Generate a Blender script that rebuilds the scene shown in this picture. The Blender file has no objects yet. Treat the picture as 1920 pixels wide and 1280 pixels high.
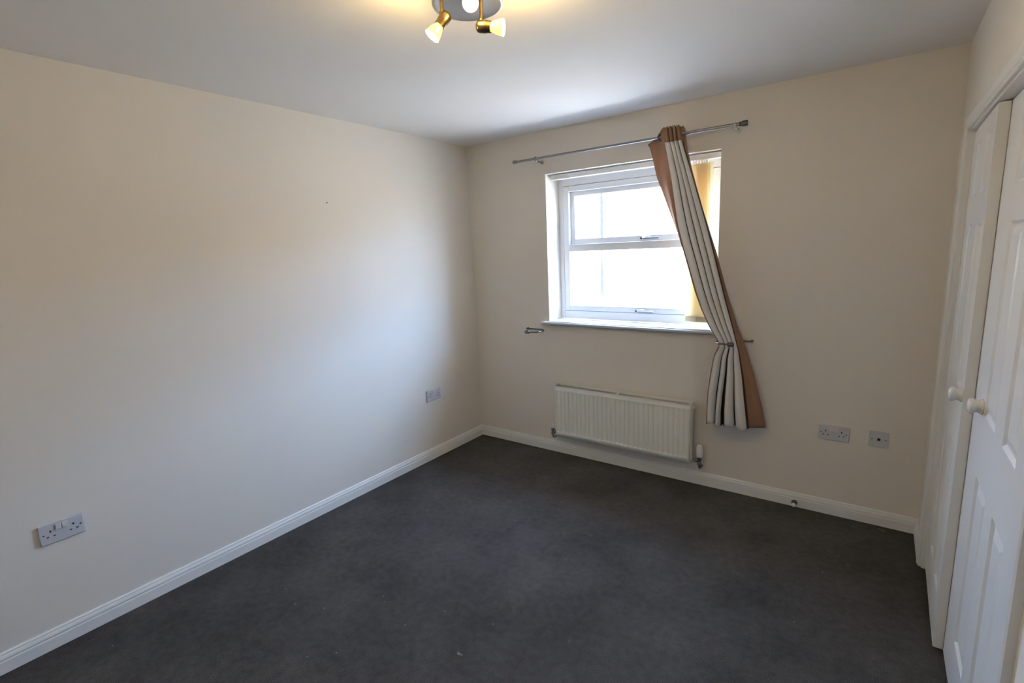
import bpy, bmesh, math, random
from mathutils import Vector, Matrix
random.seed(7)
S = bpy.context.scene
COL = S.collection
PI = math.pi

# ------------------------------------------------------------------ camera
CAM = Vector((2.726967, -3.208981, 1.576582))
cr = Vector((0.8091812, 0.5860110, -0.0426236))
cu = Vector((-0.0710153, 0.1695556, 0.9829587))
cd = Vector((-0.5832517, 0.7923648, -0.1788169))
cam = bpy.data.cameras.new('camera')
cam.sensor_fit = 'HORIZONTAL'
cam.sensor_width = 36.0
cam.lens = 938.0534 * 36.0 / 1920.0
cam.clip_start = 0.02
camo = bpy.data.objects.new('camera', cam)
COL.objects.link(camo)
camo.matrix_world = Matrix(((cr.x, cu.x, -cd.x, CAM.x), (cr.y, cu.y, -cd.y, CAM.y),
                            (cr.z, cu.z, -cd.z, CAM.z), (0, 0, 0, 1)))
S.camera = camo

# ------------------------------------------------------------------ world: bright overcast sky above a paler ground
SKY_STRENGTH = 20.0
w = bpy.data.worlds.new('sky')
S.world = w
w.use_nodes = True
nt = w.node_tree
nt.nodes.clear()
tc = nt.nodes.new('ShaderNodeTexCoord')
sx = nt.nodes.new('ShaderNodeSeparateXYZ')
mr = nt.nodes.new('ShaderNodeMapRange')
mr.inputs['From Min'].default_value = -0.04
mr.inputs['From Max'].default_value = 0.10
mx = nt.nodes.new('ShaderNodeMix')
mx.data_type = 'RGBA'
mx.inputs[6].default_value = (0.55, 0.56, 0.57, 1)      # ground haze below the horizon
mx.inputs[7].default_value = (0.55, 0.82, 1.38, 1)      # sky
bg = nt.nodes.new('ShaderNodeBackground')
bg.inputs['Strength'].default_value = SKY_STRENGTH
wo = nt.nodes.new('ShaderNodeOutputWorld')
nt.links.new(tc.outputs['Generated'], sx.inputs[0])
nt.links.new(sx.outputs['Z'], mr.inputs['Value'])
nt.links.new(mr.outputs['Result'], mx.inputs[0])
nt.links.new(mx.outputs[2], bg.inputs['Color'])
nt.links.new(bg.outputs[0], wo.inputs[0])

sl = bpy.data.lights.new('sun', 'SUN')
sl.energy = 170.0
sl.angle = math.radians(0.6)
sl.color = (1.0, 0.94, 0.86)
so = bpy.data.objects.new('sun', sl)
COL.objects.link(so)
so.location = (6, -12, 18)
so.rotation_euler = Vector((-0.12, 0.43, -0.895)).to_track_quat('-Z', 'Y').to_euler()

# sampling portal in the window opening (adds no light of its own)
pl = bpy.data.lights.new('window_portal', 'AREA')
pl.shape = 'RECTANGLE'
pl.size = 1.2
pl.size_y = 1.06
pl.cycles.is_portal = True
po = bpy.data.objects.new('window_portal', pl)
COL.objects.link(po)
po.location = (1.333, 0.27, 1.571)
po.rotation_euler = (-PI / 2, 0, 0)

BULB_WATTS = 2.3
BULB_COLOUR = (1.0, 0.68, 0.22)

S.view_settings.view_transform = 'Standard'
S.view_settings.look = 'None'
S.view_settings.gamma = 1.0
S.view_settings.use_curve_mapping = False
S.view_settings.exposure = 0.93
S.cycles.use_denoising = True
S.cycles.max_bounces = 12
S.cycles.diffuse_bounces = 8
S.cycles.transparent_max_bounces = 24
S.cycles.sample_clamp_indirect = 8.0
S.cycles.caustics_reflective = False
S.cycles.caustics_refractive = False


# ------------------------------------------------------------------ materials
def mat(name, col, rough=0.5, metal=0.0, bump=0.0, bscale=200.0, vary=0.0, vscale=3.0, spec=0.5, emit=0.0, ecol=None, detail=3.0):
    m = bpy.data.materials.new(name)
    m.use_nodes = True
    t = m.node_tree
    b = t.nodes['Principled BSDF']
    b.inputs['Base Color'].default_value = (*col, 1)
    b.inputs['Roughness'].default_value = rough
    b.inputs['Metallic'].default_value = metal
    b.inputs['Specular IOR Level'].default_value = spec
    if emit:
        b.inputs['Emission Color'].default_value = (*(ecol or col), 1)
        b.inputs['Emission Strength'].default_value = emit
    co = t.nodes.new('ShaderNodeTexCoord')
    if vary:
        n = t.nodes.new('ShaderNodeTexNoise')
        n.inputs['Scale'].default_value = vscale
        n.inputs['Detail'].default_value = 4
        r = t.nodes.new('ShaderNodeMapRange')
        r.inputs['From Min'].default_value = 0.3
        r.inputs['From Max'].default_value = 0.7
        r.inputs['To Min'].default_value = 1 - vary
        r.inputs['To Max'].default_value = 1 + vary
        h = t.nodes.new('ShaderNodeMix')
        h.data_type = 'RGBA'
        h.blend_type = 'MULTIPLY'
        h.inputs[0].default_value = 1
        h.inputs[6].default_value = (*col, 1)
        t.links.new(co.outputs['Object'], n.inputs['Vector'])
        t.links.new(n.outputs['Fac'], r.inputs['Value'])
        t.links.new(r.outputs['Result'], h.inputs[7])
        t.links.new(h.outputs[2], b.inputs['Base Color'])
    if bump:
        n = t.nodes.new('ShaderNodeTexNoise')
        n.inputs['Scale'].default_value = bscale
        n.inputs['Detail'].default_value = detail
        bp = t.nodes.new('ShaderNodeBump')
        bp.inputs['Strength'].default_value = bump
        bp.inputs['Distance'].default_value = 0.002
        t.links.new(co.outputs['Object'], n.inputs['Vector'])
        t.links.new(n.outputs['Fac'], bp.inputs['Height'])
        t.links.new(bp.outputs['Normal'], b.inputs['Normal'])
    return m


def translucent(name, col, fac, rough=0.9, weave=0.0):
    m = mat(name, col, rough, bump=weave, bscale=900.0, spec=0.1)
    t = m.node_tree
    b = t.nodes['Principled BSDF']
    tr = t.nodes.new('ShaderNodeBsdfTranslucent')
    tr.inputs['Color'].default_value = (*col, 1)
    mxs = t.nodes.new('ShaderNodeMixShader')
    mxs.inputs[0].default_value = fac
    out = t.nodes['Material Output']
    t.links.new(b.outputs[0], mxs.inputs[1])
    t.links.new(tr.outputs[0], mxs.inputs[2])
    t.links.new(mxs.outputs[0], out.inputs[0])
    return m


def glass(name):
    m = bpy.data.materials.new(name)
    m.use_nodes = True
    t = m.node_tree
    t.nodes.clear()
    tr = t.nodes.new('ShaderNodeBsdfTransparent')
    tr.inputs[0].default_value = (0.95, 0.97, 0.96, 1)
    gl = t.nodes.new('ShaderNodeBsdfGlossy')
    gl.inputs['Roughness'].default_value = 0.02
    lw = t.nodes.new('ShaderNodeLayerWeight')
    lw.inputs[0].default_value = 0.5
    pw = t.nodes.new('ShaderNodeMath')
    pw.operation = 'POWER'
    pw.inputs[1].default_value = 5.0
    fr = t.nodes.new('ShaderNodeMath')
    fr.operation = 'MULTIPLY_ADD'
    fr.inputs[1].default_value = 0.90
    fr.inputs[2].default_value = 0.03
    t.links.new(lw.outputs['Facing'], pw.inputs[0])
    t.links.new(pw.outputs[0], fr.inputs[0])
    mxs = t.nodes.new('ShaderNodeMixShader')
    out = t.nodes.new('ShaderNodeOutputMaterial')
    t.links.new(fr.outputs[0], mxs.inputs[0])
    t.links.new(tr.outputs[0], mxs.inputs[1])
    t.links.new(gl.outputs[0], mxs.inputs[2])
    t.links.new(mxs.outputs[0], out.inputs[0])
    return m


def carpet_mat():
    m = bpy.data.materials.new('carpet_pile')
    m.use_nodes = True
    t = m.node_tree
    b = t.nodes['Principled BSDF']
    b.inputs['Roughness'].default_value = 0.95
    b.inputs['Specular IOR Level'].default_value = 0.1
    co = t.nodes.new('ShaderNodeTexCoord')
    big = t.nodes.new('ShaderNodeTexNoise')
    big.inputs['Scale'].default_value = 2.6
    big.inputs['Detail'].default_value = 5
    big.inputs['Roughness'].default_value = 0.6
    fine = t.nodes.new('ShaderNodeTexNoise')
    fine.inputs['Scale'].default_value = 380
    fine.inputs['Detail'].default_value = 3
    r1 = t.nodes.new('ShaderNodeMapRange')
    r1.inputs['From Min'].default_value = 0.3
    r1.inputs['From Max'].default_value = 0.7
    r1.inputs['To Min'].default_value = 0.74
    r1.inputs['To Max'].default_value = 1.26
    r2 = t.nodes.new('ShaderNodeMapRange')
    r2.inputs['From Min'].default_value = 0.3
    r2.inputs['From Max'].default_value = 0.7
    r2.inputs['To Min'].default_value = 0.30
    r2.inputs['To Max'].default_value = 1.70
    mu = t.nodes.new('ShaderNodeMath')
    mu.operation = 'MULTIPLY'
    h = t.nodes.new('ShaderNodeMix')
    h.data_type = 'RGBA'
    h.blend_type = 'MULTIPLY'
    h.inputs[0].default_value = 1
    h.inputs[6].default_value = (*CARPET, 1)
    bp = t.nodes.new('ShaderNodeBump')
    bp.inputs['Strength'].default_value = 0.5
    bp.inputs['Distance'].default_value = 0.006
    mid = t.nodes.new('ShaderNodeTexNoise')
    mid.inputs['Scale'].default_value = 30
    mid.inputs['Detail'].default_value = 4
    r3 = t.nodes.new('ShaderNodeMapRange')
    r3.inputs['From Min'].default_value = 0.3
    r3.inputs['From Max'].default_value = 0.7
    r3.inputs['To Min'].default_value = 0.86
    r3.inputs['To Max'].default_value = 1.14
    mu2 = t.nodes.new('ShaderNodeMath')
    mu2.operation = 'MULTIPLY'
    t.links.new(mid.outputs['Fac'], r3.inputs['Value'])
    t.links.new(r3.outputs[0], mu2.inputs[1])
    for n in (big, mid, fine):
        t.links.new(co.outputs['Object'], n.inputs['Vector'])
    t.links.new(big.outputs['Fac'], r1.inputs['Value'])
    t.links.new(fine.outputs['Fac'], r2.inputs['Value'])
    t.links.new(r1.outputs[0], mu.inputs[0])
    t.links.new(r2.outputs[0], mu.inputs[1])
    t.links.new(mu.outputs[0], mu2.inputs[0])
    t.links.new(mu2.outputs[0], h.inputs[7])
    t.links.new(h.outputs[2], b.inputs['Base Color'])
    t.links.new(fine.outputs['Fac'], bp.inputs['Height'])
    t.links.new(bp.outputs[0], b.inputs['Normal'])
    return m


CARPET = (0.072, 0.065, 0.060)
M = dict(
    wall=mat('magnolia_wall_paint', (0.75, 0.705, 0.63), 0.75, bump=0.08, bscale=160, spec=0.25),
    ceiling=mat('white_ceiling_paint', (0.80, 0.785, 0.76), 0.9, bump=0.05, bscale=160, spec=0.2),
    gloss=mat('white_gloss_paint', (0.78, 0.77, 0.74), 0.35, bump=0.03, bscale=60),
    door=mat('white_satin_door_paint', (0.78, 0.77, 0.74), 0.4, bump=0.05, bscale=90),
    bar=translucent('white_georgian_bar', (0.86, 0.87, 0.88), 0.12, rough=0.4),
    upvc=mat('white_upvc', (0.84, 0.85, 0.86), 0.35),
    seal=mat('dark_grey_seal', (0.10, 0.11, 0.12), 0.7),
    glass=glass('clear_window_glass'),
    plastic=mat('white_plastic', (0.80, 0.80, 0.80), 0.3),
    greyplastic=mat('light_grey_plastic', (0.56, 0.56, 0.585), 0.35),
    rocker=mat('warm_white_rocker', (0.66, 0.62, 0.60), 0.35),
    hole=mat('black_socket_hole', (0.012, 0.012, 0.014), 0.8),
    steel=mat('brushed_steel', (0.30, 0.295, 0.29), 0.34, 1.0, bump=0.05, bscale=400),
    darksteel=mat('dark_pewter', (0.16, 0.15, 0.14), 0.4, 1.0),
    brass=mat('antique_brass', (0.12, 0.088, 0.05), 0.36, 1.0, bump=0.04, bscale=500),
    chrome=mat('dull_chrome', (0.25, 0.25, 0.26), 0.3, 1.0),
    radiator=mat('cream_white_enamel', (0.82, 0.825, 0.765), 0.35),
    grille=mat('radiator_grille_enamel', (0.55, 0.55, 0.50), 0.45),
    finned=mat('dark_convector_steel', (0.12, 0.12, 0.11), 0.6),
    cream=translucent('cream_curtain_weave', (0.76, 0.735, 0.70), 0.10, weave=0.25),
    brown=translucent('tan_curtain_weave', (0.36, 0.215, 0.14), 0.22, weave=0.25),
    stripe_fold=translucent('dark_brown_stripe_and_fold', (0.085, 0.06, 0.045), 0.05),
    slat=translucent('ivory_blind_fabric', (0.86, 0.76, 0.54), 0.55, weave=0.1),
    weight=translucent('ivory_blind_hem', (0.76, 0.64, 0.42), 0.35),
    knob=mat('cream_glazed_ceramic', (0.74, 0.71, 0.64), 0.12),
    carpet=carpet_mat(),
    plate=mat('satin_nickel_plate', (0.52, 0.52, 0.52), 0.45, 1.0, bump=0.05, bscale=400),
    bulb=mat('lit_halogen_glass', (1.0, 0.9, 0.6), 0.1, emit=9.0, ecol=(1.0, 0.80, 0.40)),
    bulbside=mat('lit_halogen_reflector', (0.75, 0.52, 0.20), 0.1, emit=0.55, ecol=(1.0, 0.74, 0.28)),
    rubber=mat('brown_rubber', (0.05, 0.035, 0.028), 0.6),
    lint=mat('grey_lint', (0.30, 0.30, 0.31), 1.0),
    pale=mat('pale_lint', (0.15, 0.13, 0.12), 1.0),
    crumb=mat('black_crumb', (0.01, 0.01, 0.01), 0.8),
    inner=mat('bare_wardrobe_board', (0.55, 0.53, 0.50), 0.8),
)


# ------------------------------------------------------------------ mesh helpers
class MB:
    def __init__(s):
        s.v = []
        s.f = []

    def add(s, vs, fs):
        n = len(s.v)
        s.v += [Vector(p) for p in vs]
        s.f += [tuple(n + i for i in f) for f in fs]
        return s

    def box(s, x0, x1, y0, y1, z0, z1):
        return s.add([(x0, y0, z0), (x1, y0, z0), (x1, y1, z0), (x0, y1, z0),
                      (x0, y0, z1), (x1, y0, z1), (x1, y1, z1), (x0, y1, z1)],
                     [(0, 3, 2, 1), (4, 5, 6, 7), (0, 1, 5, 4), (1, 2, 6, 5), (2, 3, 7, 6), (3, 0, 4, 7)])

    def lathe(s, prof, o, axis, n=24, ref=None):
        a = Vector(axis).normalized()
        ref = Vector(ref) if ref else (Vector((0, 0, 1)) if abs(a.z) < 0.9 else Vector((1, 0, 0)))
        e1 = a.cross(ref).normalized()
        e2 = a.cross(e1)
        o = Vector(o)
        vs, fs = [], []
        for (r, h) in prof:
            for i in range(n):
                t = 2 * PI * i / n
                vs.append(o + a * h + (e1 * math.cos(t) + e2 * math.sin(t)) * max(r, 1e-5))
        for k in range(len(prof) - 1):
            for i in range(n):
                j = (i + 1) % n
                fs.append((k * n + i, k * n + j, (k + 1) * n + j, (k + 1) * n + i))
        fs.append(tuple(range(n))[::-1])
        fs.append(tuple((len(prof) - 1) * n + i for i in range(n)))
        return s.add(vs, fs)

    def cyl(s, p0, p1, r, n=16):
        p0, p1 = Vector(p0), Vector(p1)
        return s.lathe([(r, 0), (r, (p1 - p0).length)], p0, p1 - p0, n)

    def tube(s, pts, r, n=10):
        pts = [Vector(p) for p in pts]
        rs = r if isinstance(r, (list, tuple)) else [r] * len(pts)
        prev = None
        vs, fs = [], []
        for k, p in enumerate(pts):
            t = (pts[min(k + 1, len(pts) - 1)] - pts[max(k - 1, 0)]).normalized()
            if prev is None:
                e = t.cross(Vector((0, 0, 1)) if abs(t.z) < 0.9 else Vector((1, 0, 0))).normalized()
            else:
                e = (prev - t * prev.dot(t)).normalized()
            prev = e
            g = t.cross(e)
            for i in range(n):
                a = 2 * PI * i / n
                vs.append(p + (e * math.cos(a) + g * math.sin(a)) * rs[k])
        for k in range(len(pts) - 1):
            for i in range(n):
                j = (i + 1) % n
                fs.append((k * n + i, k * n + j, (k + 1) * n + j, (k + 1) * n + i))
        fs.append(tuple(range(n))[::-1])
        fs.append(tuple((len(pts) - 1) * n + i for i in range(n)))
        return s.add(vs, fs)

    def extrude(s, prof, fn, closed=True):
        """prof: list of (a,b); fn(a,b,t) -> point for t = 0 and 1."""
        n = len(prof)
        vs = [fn(a, b, 0) for a, b in prof] + [fn(a, b, 1) for a, b in prof]
        fs = [(i, (i + 1) % n, n + (i + 1) % n, n + i) for i in range(n)]
        fs += [tuple(range(n))[::-1], tuple(range(n, 2 * n))]
        return s.add(vs, fs)

    def torus(s, c, axis, R, r, n=28, k=10):
        a = Vector(axis).normalized()
        e1 = a.cross(Vector((0, 0, 1)) if abs(a.z) < 0.9 else Vector((1, 0, 0))).normalized()
        e2 = a.cross(e1)
        c = Vector(c)
        vs, fs = [], []
        for i in range(n):
            t = 2 * PI * i / n
            d = e1 * math.cos(t) + e2 * math.sin(t)
            for j in range(k):
                q = 2 * PI * j / k
                vs.append(c + d * (R + r * math.cos(q)) + a * r * math.sin(q))
        for i in range(n):
            for j in range(k):
                i2, j2 = (i + 1) % n, (j + 1) % k
                fs.append((i * k + j, i2 * k + j, i2 * k + j2, i * k + j2))
        return s.add(vs, fs)

    def build(s, name, material, parent=None, smooth=False, bevel=0.0, seg=2, angle=40, fix=True):
        """vertices are in the frame of the top-level thing."""
        me = bpy.data.meshes.new(name)
        me.from_pydata(s.v, [], s.f)
        me.validate()
        if fix:
            bm = bmesh.new()
            bm.from_mesh(me)
            bmesh.ops.recalc_face_normals(bm, faces=bm.faces)
            bm.to_mesh(me)
            bm.free()
        mats = material if isinstance(material, (list, tuple)) else [material]
        for mm in mats:
            me.materials.append(mm)
        o = bpy.data.objects.new(name, me)
        COL.objects.link(o)
        if parent:
            o.parent = parent
        if smooth:
            me.polygons.foreach_set('use_smooth', [True] * len(me.polygons))
            me.update()
            bm = bmesh.new()
            bm.from_mesh(me)
            for e in bm.edges:
                if len(e.link_faces) == 2 and e.calc_face_angle(0) > math.radians(angle):
                    e.smooth = False
            bm.to_mesh(me)
            bm.free()
        if bevel:
            b = o.modifiers.new('bevel', 'BEVEL')
            b.width = bevel
            b.segments = seg
            b.limit_method = 'ANGLE'
        return o


def box(*a):
    return MB().box(*a)


def tag(o, label=None, cat=None, group=None, kind=None):
    for k, v in (('label', label), ('category', cat), ('group', group), ('kind', kind)):
        if v:
            o[k] = v
    return o


def empty(name, loc=(0, 0, 0), rz=0.0):
    o = bpy.data.objects.new(name, None)
    o.empty_display_size = 0.05
    COL.objects.link(o)
    o.location = loc
    o.rotation_euler = (0, 0, rz)
    return o


def copy_tree(o, parent=None):
    c = o.copy()
    COL.objects.link(c)
    if parent:
        c.parent = parent
    for ch in [x for x in bpy.data.objects if x.parent == o]:
        copy_tree(ch, c)
    return c


def rel(mb, loc):
    L = Vector(loc)
    mb.v = [p - L for p in mb.v]
    return mb


# ------------------------------------------------------------------ room shell
W, H, FY = 2.991, 2.404, -3.75          # right wall, ceiling height, front wall
WX0, WX1, WZ0, WZ1 = 0.728, 1.936, 1.035, 2.107      # window opening
FRY = 0.18                               # reveal depth to the window frame
OY0, OY1, OZ = -0.335, -1.94, 1.985      # wardrobe opening in the right wall

o = box(-0.12, W + 0.75, FY - 0.12, 0.32, -0.12, 0.0).build('floor', M['carpet'])
tag(o, 'dark charcoal fitted carpet with worn patches', 'carpet', kind='structure')
o = box(-0.12, W + 0.75, FY - 0.12, 0.32, H, H + 0.12).build('ceiling', M['ceiling'])
tag(o, 'plain white painted ceiling', 'ceiling', kind='structure')
o = box(-0.12, 0, FY - 0.12, 0.0, 0, H).build('wall_left', M['wall'])
tag(o, 'bare magnolia left wall lit by the window', 'wall', kind='structure')
b = MB()
b.box(-0.12, WX0, 0, 0.30, 0, H).box(WX1, W + 0.75, 0, 0.30, 0, H)
b.box(WX0, WX1, 0, 0.30, 0, WZ0 - 0.03).box(WX0, WX1, 0, 0.30, WZ1, H)
tag(b.build('wall_back', M['wall']), 'magnolia back wall holding the window', 'wall', kind='structure')
b = MB()
b.box(W, W + 0.12, OY0, 0, 0, H).box(W, W + 0.12, FY, OY1, 0, H).box(W, W + 0.12, OY1, OY0, OZ, H)
tag(b.build('wall_right', M['wall']), 'magnolia right wall around the built-in wardrobe doors', 'wall', kind='structure')
tag(box(-0.12, W + 0.75, FY - 0.12, FY, 0, H).build('wall_front', M['wall']), 'magnolia front wall behind the viewer', 'wall', kind='structure')
b = MB()
b.box(W + 0.63, W + 0.75, FY, 0, 0, H).box(W + 0.12, W + 0.63, OY1 - 0.12, OY1 - 0.06, 0, H).box(W + 0.12, W + 0.63, -0.28, -0.22, 0, H)
tag(b.build('wall_wardrobe', M['inner']), 'unlit inside walls of the built-in wardrobe', 'wall', kind='structure')

# skirting boards
SK = [(0, 0), (0.0150, 0), (0.0150, 0.0480), (0.0140, 0.0505), (0.0085, 0.0515), (0.0080, 0.0555), (0.0128, 0.0565),
      (0.0132, 0.0610), (0.0115, 0.0670), (0.0085, 0.0730), (0.0072, 0.0755), (0.0080, 0.0770), (0.0080, 0.0800), (0.0055, 0.0840), (0, 0.0850)]
o = MB().extrude(SK, lambda a, z, t: (a, FY if t == 0 else -0.0, z)).build('baseboard_left', M['gloss'])
tag(o, 'white moulded skirting board along the left wall', 'skirting', kind='structure')
o = MB().extrude(SK, lambda a, z, t: (0.0 if t == 0 else W, -a, z)).build('baseboard_back', M['gloss'])
tag(o, 'white moulded skirting board under the radiator', 'skirting', kind='structure')
o = MB().extrude(SK, lambda a, z, t: (W - a, 0.0 if t == 0 else OY0 + 0.046, z)).build('baseboard_right', M['gloss'])
tag(o, 'short white skirting between the corner and the wardrobe frame', 'skirting', kind='structure')

# wardrobe architrave: three mitred boards
ARC = [(0, 0), (0, 0.010), (0.004, 0.0125), (0.010, 0.0125), (0.012, 0.0105), (0.014, 0.0130), (0.026, 0.0165), (0.036, 0.0170),
       (0.042, 0.0150), (0.044, 0.0160), (0.0465, 0.0150), (0.0475, 0)]
tr = tag(empty('trim_1', (W, OY0, 0)), 'white moulded architrave framing the wardrobe doors', 'door frame', kind='structure')
L0 = (W, OY0, 0)
rel(MB().extrude(ARC, lambda a, p, t: (W - p, OY0 + a, 0.0 if t == 0 else OZ + a)), L0).build('architrave', M['gloss'], tr)
rel(MB().extrude(ARC, lambda a, p, t: (W - p, OY0 + a if t == 0 else OY1 - a, OZ + a)), L0).build('architrave', M['gloss'], tr)
rel(MB().extrude(ARC, lambda a, p, t: (W - p, OY1 - a, 0.0 if t == 0 else OZ + a)), L0).build('architrave', M['gloss'], tr)
# lining of the opening behind the architrave
b = MB()
b.box(W, W + 0.10, OY0 - 0.012, OY0, 0, OZ)
b.box(W, W + 0.10, OY1, OY0, OZ - 0.010, OZ)
b.box(W + 0.064, W + 0.08, OY1, OY0, OZ - 0.035, OZ - 0.010)
rel(b, L0).build('door_lining', M['gloss'], tr)
rel(MB().box(W + 0.034, W + 0.10, OY1, -1.688, 0, OZ - 0.010), L0).build('door_post', M['gloss'], tr, bevel=0.002)


# ------------------------------------------------------------------ wardrobe doors (six moulded panels each)
def panel_door(name, hinge, y_far, y_near, zb, zt, cols, rows, thick, ajar, label):
    """a leaf in the plane x = 0 facing -x; y runs from 0 at the far edge to negative; panels are hollows with a raised field."""
    t = tag(empty(name, hinge), label, 'wardrobe door', kind='structure')
    L = y_far - y_near
    ys = [0.0] + [q - y_far for c in cols for q in c] + [-L]
    zs = [zb] + [q for r in rows for q in r] + [zt]
    D1, D2 = 0.0075, 0.0015
    m = MB()

    def X(y, x):           # slight swing about the far edge
        return x - ajar * (-y) / L

    def quad(ya, yb, za, zc, xa=0.0):
        m.add([(X(ya, xa), ya, za), (X(yb, xa), yb, za), (X(yb, xa), yb, zc), (X(ya, xa), ya, zc)], [(0, 1, 2, 3)])

    fields = []
    for i in range(len(ys) - 1):
        for j in range(len(zs) - 1):
            ya, yb, za, zc = ys[i], ys[i + 1], zs[j], zs[j + 1]
            if i % 2 == 1 and j % 2 == 1:
                fields.append((ya, yb, za, zc))
            else:
                quad(ya, yb, za, zc)
    # edges and back
    m.add([(X(0, 0), 0, zb), (X(0, thick), 0, zb), (X(0, thick), 0, zt), (X(0, 0), 0, zt)], [(0, 1, 2, 3)])
    m.add([(X(-L, 0), -L, zb), (X(-L, thick), -L, zb), (X(-L, thick), -L, zt), (X(-L, 0), -L, zt)], [(3, 2, 1, 0)])
    m.add([(X(0, 0), 0, zt), (X(0, thick), 0, zt), (X(-L, thick), -L, zt), (X(-L, 0), -L, zt)], [(0, 1, 2, 3)])
    m.add([(X(0, 0), 0, zb), (X(0, thick), 0, zb), (X(-L, thick), -L, zb), (X(-L, 0), -L, zb)], [(3, 2, 1, 0)])
    m.add([(X(0, thick), 0, zb), (X(0, thick), 0, zt), (X(-L, thick), -L, zt), (X(-L, thick), -L, zb)], [(0, 1, 2, 3)])
    m.build('door_leaf', M['door'], t, fix=True)
    for (ya, yb, za, zc) in fields:
        q = MB()
        g = 1 if yb < ya else -1
        rings = [(0, 0.0), (0.010, D1), (0.018, D1), (0.040, D2)]
        for (a, x) in rings:
            q.add([(X(ya - g * a, x), ya - g * a, za + a), (X(yb + g * a, x), yb + g * a, za + a),
                   (X(yb + g * a, x), yb + g * a, zc - a), (X(ya - g * a, x), ya - g * a, zc - a)], [])
        for k in range(len(rings) - 1):
            for i in range(4):
                j = (i + 1) % 4
                q.f.append((4 * k + i, 4 * k + j, 4 * k + 4 + j, 4 * k + 4 + i))
        e = 4 * (len(rings) - 1)
        q.f.append((e, e + 1, e + 2, e + 3))
        q.build('door_panel', M['door'], t, fix=False)
    return t, X


ROWS = [(0.190, 0.800), (1.005, 1.600), (1.705, 1.910)]
d1, X1 = panel_door('door_1', (W + 0.015, -0.338, 0), -0.338, -0.935, 0.012, 1.970,
                    [(-0.475, -0.610), (-0.715, -0.860)], ROWS, 0.030, 0.010,
                    'far white panelled wardrobe door standing slightly proud of its pair')
d2, X2 = panel_door('door_2', (W + 0.036, -0.937, 0), -0.937, -1.684, 0.012, 1.970,
                    [(-1.130, -1.318), (-1.425, -1.592)], ROWS, 0.026, 0.0,
                    'near white panelled wardrobe door closed behind the far leaf edge')

KNOB = [(0.0215, 0.0), (0.0225, 0.002), (0.0220, 0.004), (0.0185, 0.009), (0.0165, 0.014), (0.0170, 0.018), (0.0200, 0.022),
        (0.0222, 0.027), (0.0215, 0.032), (0.0180, 0.036), (0.0110, 0.039), (0.0, 0.0395)]


def knob(t, X, y, z):
    MB().lathe([(r * 1.17, h) for r, h in KNOB], (X(y, 0.0), y, z), (-1, 0, 0), 28).build('knob', M['knob'], t, smooth=True)


def hinge(t, X, z, y=0.0):
    b = MB()
    for k in range(3):
        b.cyl((-0.004, y + 0.001, z - 0.036 + 0.025 * k), (-0.004, y + 0.001, z - 0.014 + 0.025 * k), 0.0035, 10)
    h = b.build('hinge', M['gloss'], t, smooth=True)
    p = MB()
    for k in range(2):
        p.cyl((-0.004, y + 0.001, z - 0.014 + 0.025 * k), (-0.004, y + 0.001, z - 0.011 + 0.025 * k), 0.0030, 8)
    p.build('hinge_pin', M['darksteel'], h, smooth=True)


knob(d1, X1, -0.916 + 0.338, 1.010)
knob(d2, X2, -1.098 + 0.937, 1.022)
for z in (1.755, 1.075, 0.30):
    hinge(d1, X1, z)

# ------------------------------------------------------------------ outside: ground and the terrace opposite (seen burnt out through the panes)
GZ = -2.75
b = MB()
b.box(-5, WX0 - 0.02, 0.30, 0.40, GZ, 3.0).box(WX1 + 0.02, 8, 0.30, 0.40, GZ, 3.0)
b.box(WX0 - 0.02, WX1 + 0.02, 0.30, 0.40, GZ, WZ0 - 0.03).box(WX0 - 0.02, WX1 + 0.02, 0.30, 0.40, WZ1 + 0.02, 3.0)
tag(b.build('wall_outside', mat('facing_brick', (0.34, 0.22, 0.16), 0.9)), 'outer brick leaf of the back wall', 'wall', kind='structure')
tag(box(-45, 45, 0.32, 60, GZ - 0.2, GZ).build('ground', mat('pale_paving', (0.34, 0.305, 0.265), 0.9, vary=0.15, vscale=0.6)), 'pale paved ground outside the window', 'ground', kind='structure')
HL = (-2.0, 19.0, GZ)
house = tag(empty('house', HL), 'terraced house opposite, nearly burnt out beyond the window panes', 'house')
brick = mat('buff_brick', (0.30, 0.25, 0.21), 0.9, bump=0.2, bscale=30)
tile = mat('grey_roof_tile', (0.16, 0.155, 0.16), 0.8, bump=0.3, bscale=25)
rel(box(-26, 22, 19, 27, GZ, 2.55), HL).build('house_wall', brick, house)
m = MB()
m.add([(-26.4, 18.6, 2.40), (22.4, 18.6, 2.40), (22.4, 27.4, 2.40), (-26.4, 27.4, 2.40), (-26.4, 23, 5.0), (22.4, 23, 5.0)],
      [(0, 1, 5, 4), (2, 3, 4, 5), (0, 4, 3), (1, 2, 5), (0, 3, 2, 1)])
rel(m, HL).build('roof', tile, house)
for x in (-17.0, -8.5, 1.5, 11.0):
    rel(box(x - 0.5, x + 0.5, 22.5, 23.5, 4.4, 6.0), HL).build('chimney', brick, house)
    for dx in (-2.6, 2.6):
        q = rel(box(x + dx - 0.55, x + dx + 0.55, 18.95, 19.05, 0.2, 1.4), HL).build('house_window', M['upvc'], house)
        rel(box(x + dx - 0.47, x + dx + 0.47, 18.93, 18.96, 0.28, 1.32), HL).build('house_pane', M['seal'], q)

# ------------------------------------------------------------------ window
L0 = (1.332, FRY, WZ0)
win = tag(empty('window_1', L0), 'white plastic sliding-style window with two bright panes', 'window', kind='structure')
F0, F1 = FRY, FRY + 0.075
SX0, SX1, SZ0, SZ1 = WX0 + 0.040, WX1 - 0.040, WZ0 + 0.066, WZ1 - 0.080


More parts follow.
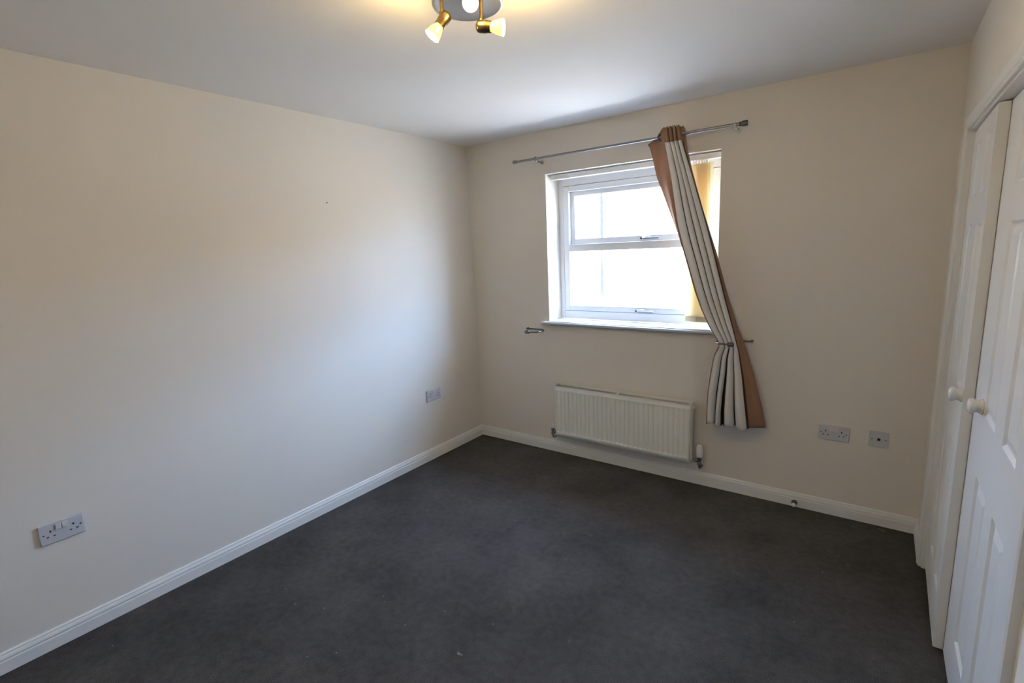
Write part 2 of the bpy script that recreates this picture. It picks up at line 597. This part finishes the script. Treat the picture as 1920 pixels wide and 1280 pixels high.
def ring(x0, x1, z0, z1, y0, y1, l, r, bt, tp):
    m = MB()
    m.box(x0, x0 + l, y0, y1, z0, z1).box(x1 - r, x1, y0, y1, z0, z1)
    m.box(x0 + l, x1 - r, y0, y1, z0, z0 + bt).box(x0 + l, x1 - r, y0, y1, z1 - tp, z1)
    return m


rel(ring(WX0, WX1, WZ0, WZ1, F0, F1, 0.037, 0.037, 0.063, 0.077), L0).build('window_frame', M['upvc'], win, bevel=0.003)
rel(ring(WX0 + 0.034, WX1 - 0.034, WZ0 + 0.060, WZ1 - 0.074, F0 + 0.012, F1 - 0.01, 0.010, 0.010, 0.010, 0.010), L0).build('weather_seal', M['seal'], win)
# casement: stiles, top rail, bottom rail and the meeting rail
m = ring(SX0, SX1, SZ0, SZ1, F0 - 0.004, F1 - 0.01, 0.046, 0.046, 0.040, 0.040)
m.box(SX0 + 0.046, SX1 - 0.046, F0 - 0.010, F1 - 0.01, 1.548, 1.602)
rel(m, L0).build('casement', M['upvc'], win, bevel=0.004)
ux0, ux1 = SX0 + 0.046, SX1 - 0.046
rel(ring(ux0, ux1, 1.602, SZ1 - 0.040, F0 + 0.028, F1 - 0.005, 0.034, 0.034, 0.040, 0.034), L0).build('upper_sash', M['upvc'], win, bevel=0.004)
gx0, gx1 = ux0 + 0.034, ux1 - 0.034
rel(MB().box(gx0 - 0.01, gx1 + 0.01, F0 + 0.048, F0 + 0.052, 1.632, SZ1 - 0.064), L0).build('window_pane', M['glass'], win)
rel(MB().box(ux0 - 0.008, ux1 + 0.008, F0 + 0.034, F0 + 0.038, SZ0 + 0.03, 1.556), L0).build('window_pane', M['glass'], win)
rel(MB().box(1.050, 1.074, F0 + 0.040, F0 + 0.047, 1.640, SZ1 - 0.073), L0).build('glazing_bar', M['bar'], win, bevel=0.002)
rel(MB().box(1.056, 1.080, F0 + 0.026, F0 + 0.033, SZ0 + 0.039, 1.549), L0).build('glazing_bar', M['bar'], win, bevel=0.002)


def handle(x, y, z):
    h = rel(MB().box(x - 0.030, x + 0.034, y - 0.010, y, z - 0.011, z + 0.013), L0).build('window_handle', M['plastic'], win, bevel=0.004)
    m = MB().tube([(x - 0.012, y - 0.010, z), (x - 0.008, y - 0.024, z), (x + 0.006, y - 0.030, z - 0.001), (x + 0.105, y - 0.031, z - 0.001)],
                  [0.008, 0.0075, 0.0065, 0.0055], 10)
    rel(m, L0).build('handle_lever', M['chrome'], h, smooth=True)
    rel(MB().cyl((x - 0.026, y - 0.016, z), (x - 0.026, y - 0.002, z), 0.007, 14), L0).build('handle_lock', M['darksteel'], h, smooth=True)


handle(1.400, F0 + 0.026, 1.622)
handle(1.375, F0 - 0.004, SZ0 + 0.014)

# window board
m = MB()
prof = [(0.178, 0.0), (0.178, -0.022)] + [(-0.030 - 0.013 * math.sin(PI * k / 10), -0.011 - 0.011 * math.cos(PI * k / 10)) for k in range(11)]
m.extrude([(y, z) for y, z in prof], lambda y, z, t: (WX0 + 0.001 if t == 0 else WX1 - 0.001, y, WZ0 + z))
m.extrude([(y if y < 0.1 else 0.0, z) for y, z in prof], lambda y, z, t: (0.675 if t == 0 else 1.990, y, WZ0 + z))
tag(m.build('trim_2', M['gloss'], smooth=True), 'white bullnosed window board below the window', 'window sill', kind='structure')

# ------------------------------------------------------------------ vertical blind, drawn to the right
L0 = (1.333, 0.075, 2.104)
bl = tag(empty('vertical_blind', L0), 'ivory fabric vertical blind bunched at the right of the window', 'blind')
rel(MB().box(0.742, 1.924, 0.052, 0.096, 2.068, 2.101), L0).build('head_rail', M['upvc'], bl, bevel=0.003)
AS = math.radians(-25)
NS = 6
for i in range(NS):
    cx, cy = 1.758 + 0.0165 * i, 0.074
    dx, dy = 0.0445 * math.cos(AS), 0.0445 * math.sin(AS)
    nx, ny = -math.sin(AS), math.cos(AS)
    jit = random.uniform(-0.004, 0.004)
    m = MB()
    cols = 8
    z0, z1 = 1.074, 2.050
    for k in range(cols + 1):
        u = -1 + 2 * k / cols
        bow = 0.0040 * (1 - u * u)
        m.add([(cx + dx * u + nx * bow, cy + dy * u + ny * bow, z0), (cx + dx * u + nx * bow, cy + dy * u + ny * bow, z1)], [])
    for k in range(cols):
        m.f.append((2 * k, 2 * k + 2, 2 * k + 3, 2 * k + 1))
    s = rel(m, L0).build('blind_slat', M['slat'], bl, smooth=True, fix=False)
    q = MB()
    for sgn in (-1, 1):
        a = 0.0006 * sgn
        q.add([(cx - dx * 0.99 + nx * a, cy - dy * 0.99 + ny * a, z0 - 0.002), (cx + dx * 0.99 + nx * a, cy + dy * 0.99 + ny * a, z0 - 0.002),
               (cx + dx * 0.99 + nx * (a + .0012), cy + dy * 0.99 + ny * (a + .0012), z0 + 0.034), (cx - dx * 0.99 + nx * (a + .0012), cy - dy * 0.99 + ny * (a + .0012), z0 + 0.034)], [])
    q.f = [(0, 1, 2, 3), (4, 5, 6, 7), (0, 1, 5, 4), (3, 2, 6, 7), (0, 3, 7, 4), (1, 2, 6, 5)]
    rel(q, L0).build('slat_weight', M['weight'], s)
    rel(MB().box(cx - 0.0022, cx + 0.0022, cy - 0.010, cy + 0.010, 2.050, 2.069), L0).build('slat_hanger', M['plastic'], s)
# little bead chain between the weights
for sgn in (-1, 1):
    pts = []
    for i in range(NS):
        cx, cy = 1.758 + 0.0165 * i, 0.074
        pts.append((cx + sgn * 0.036 * math.cos(AS), cy + sgn * 0.036 * math.sin(AS), 1.071))
        pts.append((cx + 0.0082 + sgn * 0.036 * math.cos(AS), cy + sgn * 0.036 * math.sin(AS), 1.066))
    rel(MB().tube(pts[:-1], 0.0012, 6), L0).build('bead_chain', M['plastic'], bl)

# ------------------------------------------------------------------ curtain pole
PY, PZ = -0.090, 2.207
L0 = (1.30, 0.0, PZ)
pole = tag(empty('curtain_pole', L0), 'thin brushed steel curtain pole above the window', 'curtain pole')
rel(MB().cyl((0.545, PY, PZ), (1.62, PY, PZ), 0.0075, 16), L0).build('rod', M['steel'], pole, smooth=True)
rel(MB().cyl((1.60, PY, PZ), (2.055, PY, PZ), 0.0095, 16), L0).build('rod', M['steel'], pole, smooth=True)
FIN = [(0.0095, 0), (0.0125, 0.002), (0.0125, 0.006), (0.0110, 0.009), (0.0110, 0.013), (0.0145, 0.016), (0.0150, 0.020), (0.0150, 0.040), (0.0140, 0.043), (0.0, 0.0435)]
rel(MB().lathe([(r * 0.8, h * 0.85) for r, h in FIN], (0.549, PY, PZ), (-1, 0, 0), 20), L0).build('finial', M['steel'], pole, smooth=True)
rel(MB().lathe(FIN, (2.048, PY, PZ), (1, 0, 0), 20), L0).build('finial', M['darksteel'], pole, smooth=True)
for (x, mm) in ((0.705, M['steel']), (2.028, M['knob'])):
    m = MB().lathe([(0.013, 0), (0.013, 0.004), (0.010, 0.008), (0.006, 0.010), (0.006, 0.075)], (x, 0, PZ - 0.016), (0, -1, 0), 18)
    m.torus((x, PY, PZ), (1, 0, 0), 0.0115, 0.003, 20, 8)
    m.cyl((x, -0.072, PZ - 0.016), (x, PY + 0.004, PZ - 0.010), 0.006, 12)
    rel(m, L0).build('pole_bracket', mm, pole, smooth=True)

# ------------------------------------------------------------------ tied-back eyelet curtain


def itp(tab, z):
    tab = sorted(tab, key=lambda q: q[1])
    if z <= tab[0][1]:
        (xa, za), (xb, zb) = tab[0], tab[1]
    elif z >= tab[-1][1]:
        (xa, za), (xb, zb) = tab[-2], tab[-1]
    else:
        for k in range(len(tab) - 1):
            if tab[k][1] <= z <= tab[k + 1][1]:
                (xa, za), (xb, zb) = tab[k], tab[k + 1]
                break
    return xa + (xb - xa) * (z - za) / (zb - za)


CL = [(1.512, 2.25), (1.518, 2.191), (1.545, 2.087), (1.570, 1.983), (1.604, 1.897), (1.639, 1.805), (1.676, 1.710), (1.711, 1.621), (1.745, 1.527), (1.776, 1.426),
      (1.817, 1.289), (1.865, 1.169), (1.912, 1.059), (1.940, 1.014), (1.966, 0.977), (1.968, 0.954), (1.941, 0.892), (1.926, 0.769), (1.919, 0.662), (1.920, 0.47)]
CF = [(1.632, 2.25), (1.645, 2.165), (1.658, 2.100), (1.688, 1.950), (1.707, 1.819), (1.729, 1.690), (1.763, 1.559), (1.804, 1.428), (1.844, 1.294), (1.885, 1.176),
      (1.930, 1.078), (1.985, 0.988), (1.985, 0.950), (1.958, 0.892), (1.944, 0.769), (1.935, 0.662), (1.932, 0.47)]
CG = [(1.728, 2.25), (1.739, 2.177), (1.754, 2.120), (1.799, 1.978), (1.845, 1.829), (1.891, 1.680), (1.924, 1.561), (1.971, 1.381), (2.007, 1.244), (2.034, 1.150),
      (2.075, 1.003), (2.089, 0.940), (2.118, 0.784), (2.159, 0.47)]
CR = [(1.738, 2.25), (1.759, 2.109), (1.807, 1.921), (1.854, 1.757), (1.900, 1.627), (1.940, 1.507), (1.970, 1.400), (2.014, 1.248), (2.040, 1.175), (2.067, 1.090),
      (2.104, 0.996), (2.128, 0.934), (2.172, 0.792), (2.222, 0.599), (2.250, 0.47)]
ZT, ZB, ZTIE = 2.252, 0.470, 0.965
HEAD = 2.166
NV = 74
zrows = sorted(set([ZT - (ZT - HEAD) * k / 6 for k in range(7)] + [HEAD - (HEAD - ZB) * k / NV for k in range(NV + 1)]), reverse=True)
NPL = 4                                   # cream pleats
SUB = 14
fr_low = [0, 0.19, 0.37, 0.69, 1.0]
fr = [0, 0.30, 0.54, 0.77, 1.0]           # pleat boundaries across the cream width
NA, NB = 12, 8                            # points over the left and the right tan bands


def section(z):
    xl, xf, xg, xr = itp(CL, z), itp(CF, z), itp(CG, z), itp(CR, z)
    d = abs(z - ZTIE)
    g = min(1.0, d / 0.30)
    front = -0.118 - 0.012 * g if z > ZTIE else -0.112 - 0.026 * g
    back = -0.066 if z > ZTIE else -0.062 + 0.012 * g
    if z < ZTIE:
        amp = 0.030 + 0.034 * g
    else:
        amp = 0.024 + 0.018 * g
    lo = min(1.0, max(0.0, (ZTIE - z) / 0.40))
    frz = [u + (v - u) * lo for u, v in zip(fr, fr_low)]
    pts = []
    for k in range(NA + 1):               # tan band from the window side round to the first pleat
        s = k / NA
        x = xl + (xf - xl) * (s ** 0.85)
        tz = min(1.0, max(0.0, (z - 1.90) / 0.25))
        y = -0.045 + (front + 0.045) * ((1 - (1 - s) ** 1.6) * (1 - tz) + s ** 1.9 * tz) + 0.008 * math.sin(s * PI * 2) * g * (1 - tz)
        pts.append((x, y))
    for p in range(NPL):
        a, c = frz[p], frz[p + 1]
        for k in range(1, SUB + 1):
            s = k / SUB
            q = a + (c - a) * s
            x = xf + (xg - xf) * q
            prof = abs(math.sin(PI * s)) ** (0.36 if z > ZTIE else 0.50)
            base = front + amp
            if p == 0 and s < 0.5:
                prof = max(prof, 1.0 - 0.1 * s)
            wob = 0.004 * math.sin(9 * z + 2.1 * p) * g
            x += 0.006 * math.sin(7 * z + 1.7 * p) * math.sin(PI * s) * g * (1 if z < ZTIE else 0.3)
            deep = 1.25 if (p == 1 and z < ZTIE) else 1.0
            y = base * 1.0 - amp * prof + wob * math.sin(PI * s)
            if k == SUB:
                y = front + amp * deep
            pts.append((x, y))
    x0, y0 = pts[-1]
    for k in range(1, NB + 1):            # tan band at the right, back against the wall
        s = k / NB
        x = x0 + (xr - x0) * s
        y = y0 + (-0.050 - y0) * min(1, s * 2.2) - 0.012 * math.sin(PI * s) * g
        pts.append((x, y))
    return pts


rowsP = [section(z) for z in zrows]
NU = len(rowsP[0])
L0 = (2.05, -0.09, ZB)
cur = tag(empty('curtain', L0), 'cream curtain with tan borders swept aside and tied at the right of the window', 'curtain')


def hem(u, z):                            # top edge dips on the free left band, hem sways
    if z > HEAD:
        s = u / NA
        if s < 1:
            return z - (z - HEAD) * 0.75 * (1 - s) ** 1.2
        return z + 0.004 * math.sin(u * 0.9)
    if z < 0.9:
        return z - (0.9 - z) / 0.43 * 0.007 * math.sin(u * 0.21 + 0.6)
    return z


def cloth(name, u0, u1, r0, r1, mats, pick=None):
    m = MB()
    n = u1 - u0 + 1
    for r in range(r0, r1 + 1):
        for u in range(u0, u1 + 1):
            x, y = rowsP[r][u]
            m.v.append(Vector((x, y, hem(u, zrows[r]))) - Vector(L0))
    idx = []
    for r in range(r1 - r0):
        for u in range(n - 1):
            m.f.append((r * n + u, (r + 1) * n + u, (r + 1) * n + u + 1, r * n + u + 1))
            idx.append(pick(u0 + u, r0 + r) if pick else 0)
    o = m.build(name, mats, cur, smooth=True, angle=75, fix=False)
    o.data.polygons.foreach_set('material_index', idx)
    sol = o.modifiers.new('thickness', 'SOLIDIFY')
    sol.thickness = 0.0016
    sol.offset = 0
    return o


rh = zrows.index(min(zrows, key=lambda z: abs(z - HEAD)))
LAST = len(zrows) - 1
UC = NA + NPL * SUB


def stripes_and_fold(u, r):
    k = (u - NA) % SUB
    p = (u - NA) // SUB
    if zrows[r] < ZTIE and ((p == 1 and k >= SUB - 2) or (p == 2 and k <= 2)):  # darkness of the deep fold below the tie put into the colour
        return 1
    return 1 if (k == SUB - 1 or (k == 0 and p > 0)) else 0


cloth('edge_band', 0, NA + 1, 0, LAST, [M['brown']])
cloth('header_band', NA + 1, UC, 0, rh, [M['brown']])
cloth('cream_panel', NA + 1, UC, rh, LAST, [M['cream'], M['stripe_fold']], stripes_and_fold)
cloth('edge_band', UC, NU - 1, 0, LAST, [M['brown']])
for (u, col) in ((8, M['darksteel']), (NA + SUB, M['steel']), (NA + 2 * SUB, M['steel'])):
    x, y = rowsP[4][u]
    rel(MB().torus((x + 0.004, PY, PZ), (0.75, -0.65, 0), 0.0195, 0.0040, 28, 10), L0).build('eyelet', col, cur, smooth=True)


# ------------------------------------------------------------------ hold-backs


def holdback(name, xs, sgn, z0, label):
    """a U-shaped hook: an arm along the wall, a bend and a front arm with an end cap. sgn = +1 bends towards +x."""
    t = tag(empty(name, (xs, 0, z0)), label, 'curtain holdback', 'curtain holdbacks beside the window')
    pts = [(0, 0.0, 0), (0, -0.020, 0), (sgn * 0.008, -0.026, 0)]
    pts += [(sgn * 0.140, -0.026, 0)]
    for k in range(1, 12):
        a = PI * k / 12
        pts.append((sgn * (0.140 + 0.042 * math.sin(a)), -0.026 - 0.060 * (1 - math.cos(a)), -0.002))
    pts += [(sgn * 0.140, -0.146, -0.003), (sgn * 0.105, -0.146, -0.003)]
    MB().tube(pts, 0.0052, 12).build('hook', M['darksteel'], t, smooth=True)
    MB().lathe([(0.006, 0), (0.011, 0.002), (0.013, 0.005), (0.013, 0.032), (0.011, 0.036), (0.0, 0.0365)],
               (sgn * 0.108, -0.146, -0.003), (-sgn, 0, 0), 20).build('end_cap', M['darksteel'], t, smooth=True)
    MB().lathe([(0.0075, 0), (0.0075, 0.003), (0.006, 0.006)], (0, 0, 0), (0, -1, 0), 18).build('wall_plate', M['darksteel'], t, smooth=True)
    return t


holdback('holdback', 0.530, 1, 0.972, 'empty pewter curtain hook on the wall left of the window')
holdback('holdback', 2.145, -1, 0.984, 'pewter hook looped round the gathered curtain')

# ------------------------------------------------------------------ radiator
RX0, RX1, RZ0, RZ1, RYF, RYB = 0.815, 1.824, 0.172, 0.574, -0.102, -0.042
RZF = 0.563                              # top of the front panel, a little below the back one
L0 = ((RX0 + RX1) / 2, 0, RZ0)
rad = tag(empty('radiator', L0), 'white ribbed panel radiator below the window', 'radiator')
NFL = 29


def ribbed(yf, sign):
    """pressed steel panel with vertical flutes; sign = -1 presses inwards to +y."""
    m = MB()
    x_in0, x_in1 = RX0 + 0.012, RX1 - 0.012
    pitch = (x_in1 - x_in0) / NFL
    xs = [(RX0 + 0.006, 0)]
    for i in range(NFL):
        c = x_in0 + pitch * (i + 0.5)
        xs += [(c - pitch * 0.44, 0), (c - pitch * 0.26, 1), (c + pitch * 0.26, 1), (c + pitch * 0.44, 0)]
    xs.append((RX1 - 0.006, 0))
    zs = [(RZ0, 0), (RZ0 + 0.031, 0), (RZ0 + 0.038, 1), (RZF - 0.0345, 1), (RZF - 0.032, 0), (RZF - 0.003, 0)]
    for (z, fz) in zs:
        for (x, fx) in xs:
            m.v.append(Vector((x, yf + 0.0080 * fx * fz * sign, z)))
    n = len(xs)
    for j in range(len(zs) - 1):
        for i in range(n - 1):
            m.f.append((j * n + i, j * n + i + 1, (j + 1) * n + i + 1, (j + 1) * n + i))
    return m


o = rel(ribbed(RYF, 1), L0).build('front_panel', M['radiator'], rad, smooth=True, angle=25, fix=False)
sl = o.modifiers.new('sheet', 'SOLIDIFY')
sl.thickness = 0.0015
sl.offset = -1
rel(MB().box(RX0 + 0.006, RX1 - 0.006, RYB - 0.002, RYB, RZ0, RZ1 - 0.006), L0).build('back_panel', M['radiator'], rad)
# folded convector fins between the panels
m = MB()
n = 120
for k in range(n + 1):
    x = RX0 + 0.03 + (RX1 - RX0 - 0.06) * k / n
    y = RYF + 0.014 if k % 2 else RYB - 0.006
    m.v += [Vector((x, y, RZ0 + 0.03)), Vector((x, y, RZ1 - 0.034))]
for k in range(n):
    m.f.append((2 * k, 2 * k + 2, 2 * k + 3, 2 * k + 1))
tag(rel(m, L0).build('convector_fins', M['finned'], rad, fix=False), kind='stuff')
for x0, x1 in ((RX0, RX0 + 0.005), (RX1 - 0.005, RX1)):
    m = MB()
    m.add([(x0, RYF + 0.004, RZ0 + 0.004), (x1, RYF + 0.004, RZ0 + 0.004), (x1, RYB - 0.003, RZ0 + 0.004), (x0, RYB - 0.003, RZ0 + 0.004),
           (x0, RYF + 0.004, RZF), (x1, RYF + 0.004, RZF), (x1, RYB - 0.003, RZ1), (x0, RYB - 0.003, RZ1)],
          [(0, 3, 2, 1), (4, 5, 6, 7), (0, 1, 5, 4), (1, 2, 6, 5), (2, 3, 7, 6), (3, 0, 4, 7)])
    rel(m, L0).build('side_panel', M['radiator'], rad, bevel=0.002)
# top frame and grille
m = MB()
m.box(RX0 + 0.005, RX1 - 0.005, RYF - 0.002, RYF + 0.006, RZF - 0.008, RZF)
m.box(RX0 + 0.005, RX1 - 0.005, RYB - 0.004, RYB, RZ1 - 0.008, RZ1)
xm = (RX0 + RX1) / 2
m.box(xm - 0.007, xm + 0.007, RYF + 0.006, RYB - 0.004, RZ1 - 0.012, RZ1 - 0.004)
m.box(RX0 + 0.005, RX0 + 0.013, RYF + 0.006, RYB - 0.004, RZ1 - 0.012, RZ1 - 0.004)
m.box(RX1 - 0.013, RX1 - 0.005, RYF + 0.006, RYB - 0.004, RZ1 - 0.012, RZ1 - 0.004)
rel(m, L0).build('top_frame', M['radiator'], rad, bevel=0.0015)
m = MB()
x = RX0 + 0.016
while x < RX1 - 0.016:
    if abs(x - xm) > 0.009:
        m.box(x, x + 0.0020, RYF + 0.006, RYB - 0.004, RZ1 - 0.022, RZ1 - 0.014)
    x += 0.0076
m.box(RX0 + 0.013, RX1 - 0.013, -0.0735, -0.0715, RZ1 - 0.022, RZ1 - 0.0145)
tag(rel(m, L0).build('top_grille', M['grille'], rad), kind='stuff')
rel(MB().lathe([(0.010, 0), (0.010, 0.008), (0.007, 0.010), (0.007, 0.016), (0.004, 0.019)], (RX1, -0.070, RZ1 - 0.032), (1, 0, 0), 16), L0).build('bleed_plug', M['plastic'], rad, smooth=True)
# wall brackets at the back
for x in (RX0 + 0.15, RX1 - 0.15):
    rel(MB().box(x - 0.015, x + 0.015, RYB, 0.0, RZ0 + 0.05, RZ1 - 0.05), L0).build('wall_bracket', M['radiator'], rad)


def valve_body(cx, cy, z, side, pipe_z):
    """chrome angle valve: tail towards the radiator (side = -1/+1), upright body, pipe into the wall."""
    m = MB()
    m.lathe([(0.0105, 0), (0.0105, 0.012), (0.0125, 0.014), (0.0125, 0.026), (0.009, 0.030)], (cx, cy, z), (side, 0, 0), 14)
    m.lathe([(0.009, -0.028), (0.0135, -0.026), (0.0135, -0.012), (0.011, -0.008), (0.012, 0.010), (0.0135, 0.016), (0.0135, 0.026), (0.010, 0.028)], (cx, cy, z), (0, 0, 1), 16)
    return m


vx, vy, vz = 1.874, -0.062, 0.186
rel(valve_body(vx, vy, vz, -1, 0), L0).build('valve_body', M['chrome'], rad, smooth=True)
rel(MB().lathe([(0.014, 0.026), (0.0175, 0.030), (0.0190, 0.050), (0.0195, 0.074), (0.0175, 0.096), (0.0150, 0.104), (0.0130, 0.106), (0.0, 0.1065)], (vx, vy, vz), (0, 0, 1), 20), L0).build('thermostat_head', M['plastic'], rad, smooth=True)
rel(MB().tube([(vx, vy, vz - 0.026), (vx, vy, vz - 0.040), (vx, vy + 0.006, vz - 0.050), (vx, vy + 0.02, vz - 0.054), (vx, 0.0, vz - 0.054)], 0.0065, 10), L0).build('pipe', M['chrome'], rad, smooth=True)
vx = 0.768
rel(valve_body(vx, vy, vz, 1, 0), L0).build('valve_body', M['chrome'], rad, smooth=True)
rel(MB().lathe([(0.0125, 0.026), (0.0135, 0.030), (0.0130, 0.052), (0.0110, 0.058), (0.0, 0.0585)], (vx, vy, vz), (0, 0, 1), 18), L0).build('valve_cap', M['plastic'], rad, smooth=True)
rel(MB().tube([(vx, vy, vz - 0.026), (vx, vy, vz - 0.040), (vx, vy + 0.006, vz - 0.050), (vx, vy + 0.02, vz - 0.054), (vx, 0.0, vz - 0.054)], 0.0065, 10), L0).build('pipe', M['chrome'], rad, smooth=True)


# ------------------------------------------------------------------ sockets
def hole(x, z, w_, h_, y, t, rnd=False):
    if rnd:
        MB().lathe([(w_ / 2, 0), (w_ / 2, 0.0006)], (x, y, z), (0, -1, 0), 12).build('socket_hole', M['hole'], t)
    else:
        box(x - w_ / 2, x + w_ / 2, y - 0.0006, y + 0.0002, z - h_ / 2, z + h_ / 2).build('socket_hole', M['hole'], t)


def double_socket(loc, rz, label):
    t = tag(empty('double_socket', loc, rz), label, 'socket', 'double wall sockets')
    f = MB().box(-0.073, 0.073, -0.0095, 0.0, -0.043, 0.043).build('faceplate', M['greyplastic'], t, bevel=0.003, seg=3)
    y = -0.0095
    for sx in (-1, 1):
        c = 0.0375 * sx
        hole(c + 0.003 * sx * 0, 0.010, 0.0055, 0.0090, y, f)
        hole(c - 0.0110, -0.0120, 0.0075, 0.0045, y, f)
        hole(c + 0.0110, -0.0120, 0.0075, 0.0045, y, f)
        hole(sx * 0.0605, 0.0, 0.0062, 0.0062, y, f, True)
        box(sx * 0.0105 - 0.0095, sx * 0.0105 + 0.0095, y - 0.0045, y, 0.010, 0.034).build('rocker_switch', M['rocker'], t, bevel=0.0012)
    return t


double_socket((0, -2.8542 + 0.073, 0.4541 + 0.043), PI / 2, 'white double socket on the left wall nearest the viewer')
double_socket((0, -0.6369 + 0.073, 0.4633 + 0.043), PI / 2, 'white double socket on the left wall near the far corner')
double_socket((2.5129 + 0.073, 0, 0.4466 + 0.043), 0, 'white double socket on the back wall right of the curtain')
t = tag(empty('aerial_socket', (2.7485 + 0.043, 0, 0.4496 + 0.043)), 'square white single outlet plate beside the double socket on the back wall', 'socket')
f = box(-0.043, 0.043, -0.0090, 0, -0.043, 0.043).build('faceplate', M['greyplastic'], t, bevel=0.003, seg=3)
m = MB().lathe([(0.0085, 0), (0.0085, 0.0012), (0.0060, 0.0016), (0.0055, 0.0004)], (0, -0.0090, 0), (0, -1, 0), 20)
m.build('outlet_ring', M['darksteel'], t, smooth=True)
hole(0, 0, 0.0105, 0.0105, -0.0102, t, True)
hole(-0.030, 0, 0.0060, 0.0045, -0.0090, f, True)
hole(0.030, 0, 0.0060, 0.0045, -0.0090, f, True)

# ------------------------------------------------------------------ small wall and floor bits
t = tag(empty('wall_screw', (0, -1.331, 1.907)), 'tiny bare screw left in the left wall', 'screw')
MB().lathe([(0.0030, -0.004), (0.0030, 0.004), (0.0052, 0.006), (0.0050, 0.0075), (0, 0.0078)], (0, 0, 0), (1, 0, 0), 12).build('screw_head', M['steel'], t, smooth=True)

t = tag(empty('door_stop', (2.417, -0.015, 0.026)), 'brown rubber door stop with pale tip on the back skirting', 'door stop')
MB().lathe([(0.0165, 0), (0.0165, 0.004), (0.0130, 0.008), (0.0105, 0.022), (0.0095, 0.030)], (0, 0, 0), (0, -1, 0), 20).build('stop_body', M['rubber'], t, smooth=True)
MB().lathe([(0.0100, 0.0), (0.0105, 0.006), (0.0085, 0.012), (0, 0.0125)], (0, -0.028, -0.001), (0, -1, -0.25), 18).build('stop_tip', M['plastic'], t, smooth=True)


def clump(name, loc, r, n, material, label, cat, flat=0.6):
    rnd = random.Random(int(loc[0] * 1000))
    m = MB()
    for k in range(n):
        a, b_ = rnd.uniform(0, 2 * PI), rnd.uniform(0.1, 1)
        p = Vector((math.cos(a) * r * b_, math.sin(a) * r * b_, rnd.uniform(0.1, 1) * r * flat + 0.001))
        q = p + Vector((rnd.uniform(-1, 1), rnd.uniform(-1, 1), rnd.uniform(-0.1, 0.5) * flat)) * r * 0.7
        q.z = max(0.0012, q.z)
        m.tube([p, (p + q) / 2 + Vector((0, 0, r * 0.2)), q], [r * 0.12, r * 0.17, r * 0.08], 6)
    o = m.build(name, material, None, smooth=True)
    o.location = loc
    return tag(o, label, cat)


clump('lint_clump', (1.483, -1.961, 0.0), 0.010, 12, M['lint'], 'grey tuft of lint on the carpet in the foreground', 'lint')
clump('crumb', (2.279, -0.987, 0.0), 0.0045, 5, M['crumb'], 'tiny black crumb on the carpet toward the wardrobe', 'crumb')
clump('fluff_patch', (2.840, -0.062, 0.0), 0.020, 16, M['pale'], 'flat pale fluff on the carpet by the back skirting at right', 'lint', 0.06)
# scattered specks of lint
rnd = random.Random(3)
m = MB()
for k in range(75):
    x, y = rnd.uniform(0.15, 2.8), rnd.uniform(-2.9, -0.25)
    s = rnd.uniform(0.0010, 0.0026)
    m.lathe([(s * 0.5, 0), (s, s * 0.5), (s * 0.7, s * 1.1), (0, s * 1.3)], (x, y, 0.0), (0, 0, 1), 6)
tag(m.build('lint_specks', M['lint']), 'pale specks of lint scattered over the carpet', 'lint', kind='stuff')

# ------------------------------------------------------------------ ceiling spotlight fitting
DX, DY, DR = 1.560, -1.790, 0.118
L0 = (DX, DY, H)
lamp = tag(empty('ceiling_spotlight', L0), 'round steel ceiling fitting with adjustable brass spotlights lit', 'ceiling light')
rel(MB().lathe([(DR * 0.97, 0), (DR, 0.004), (DR, 0.018), (DR * 0.985, 0.022), (DR * 0.93, 0.024), (DR * 0.90, 0.022), (DR * 0.5, 0.025), (0, 0.026)], L0, (0, 0, -1), 56), L0).build('base_plate', M['plate'], lamp, smooth=True, angle=50)


def spot(top, joint, face, power=1.0):
    """arm from the plate down to the joint, head along joint -> face, bulb at its mouth."""
    top, joint, face = Vector(top), Vector(joint), Vector(face)
    a = rel(MB().cyl(top, joint, 0.0052, 12).cyl(joint - (joint - top).normalized() * 0.006, joint + (joint - top).normalized() * 0.003, 0.0085, 14), L0)
    a.build('arm', M['brass'], lamp, smooth=True)
    ax = (face - joint)
    ax.z = 0 if abs(ax.z) < 1e-6 else ax.z
    ln = ax.length
    ax.normalize()
    # head is hung so that its shell touches the joint
    up = Vector((0, 0, 1))
    side = (up - ax * up.dot(ax)).normalized()
    o_ = joint - side * 0.014 - ax * 0.014
    h = rel(MB().lathe([(0.0, -0.001), (0.011, 0.0), (0.0165, 0.004), (0.0185, 0.011), (0.0190, 0.030), (0.0175, 0.036), (0.0172, 0.047), (0.0150, 0.0475), (0.0150, 0.040)], o_, ax, 24), L0)
    head = h.build('spot_head', M['brass'], lamp, smooth=True)
    g = rel(MB().lathe([(0.0125, 0.042), (0.0150, 0.052), (0.0205, 0.066), (0.0245, 0.082), (0.0252, 0.088)], o_, ax, 24), L0)
    g.f = g.f[:-2]
    g.build('bulb_reflector', M['bulbside'], head, smooth=True)
    rel(MB().lathe([(0.0246, 0.0862), (0.0246, 0.0885), (0.0, 0.0892)], o_, ax, 24), L0).build('bulb', M['bulb'], head, smooth=True)
    l = bpy.data.lights.new('spot_bulb_light', 'POINT')
    l.energy = BULB_WATTS * power
    l.color = BULB_COLOUR
    l.shadow_soft_size = 0.02
    lo = bpy.data.objects.new('spot_bulb_light', l)
    COL.objects.link(lo)
    lo.location = o_ + ax * 0.115


spot((1.530, -1.884, 2.382), (1.536, -1.893, 2.330), (1.500, -1.935, 2.262), 0.75)
spot((1.638, -1.816, 2.382), (1.641, -1.824, 2.300), (1.697, -1.800, 2.290), 0.85)
spot((1.600, -1.815, 2.384), (1.603, -1.822, 2.376), (1.645, -1.880, 2.350))
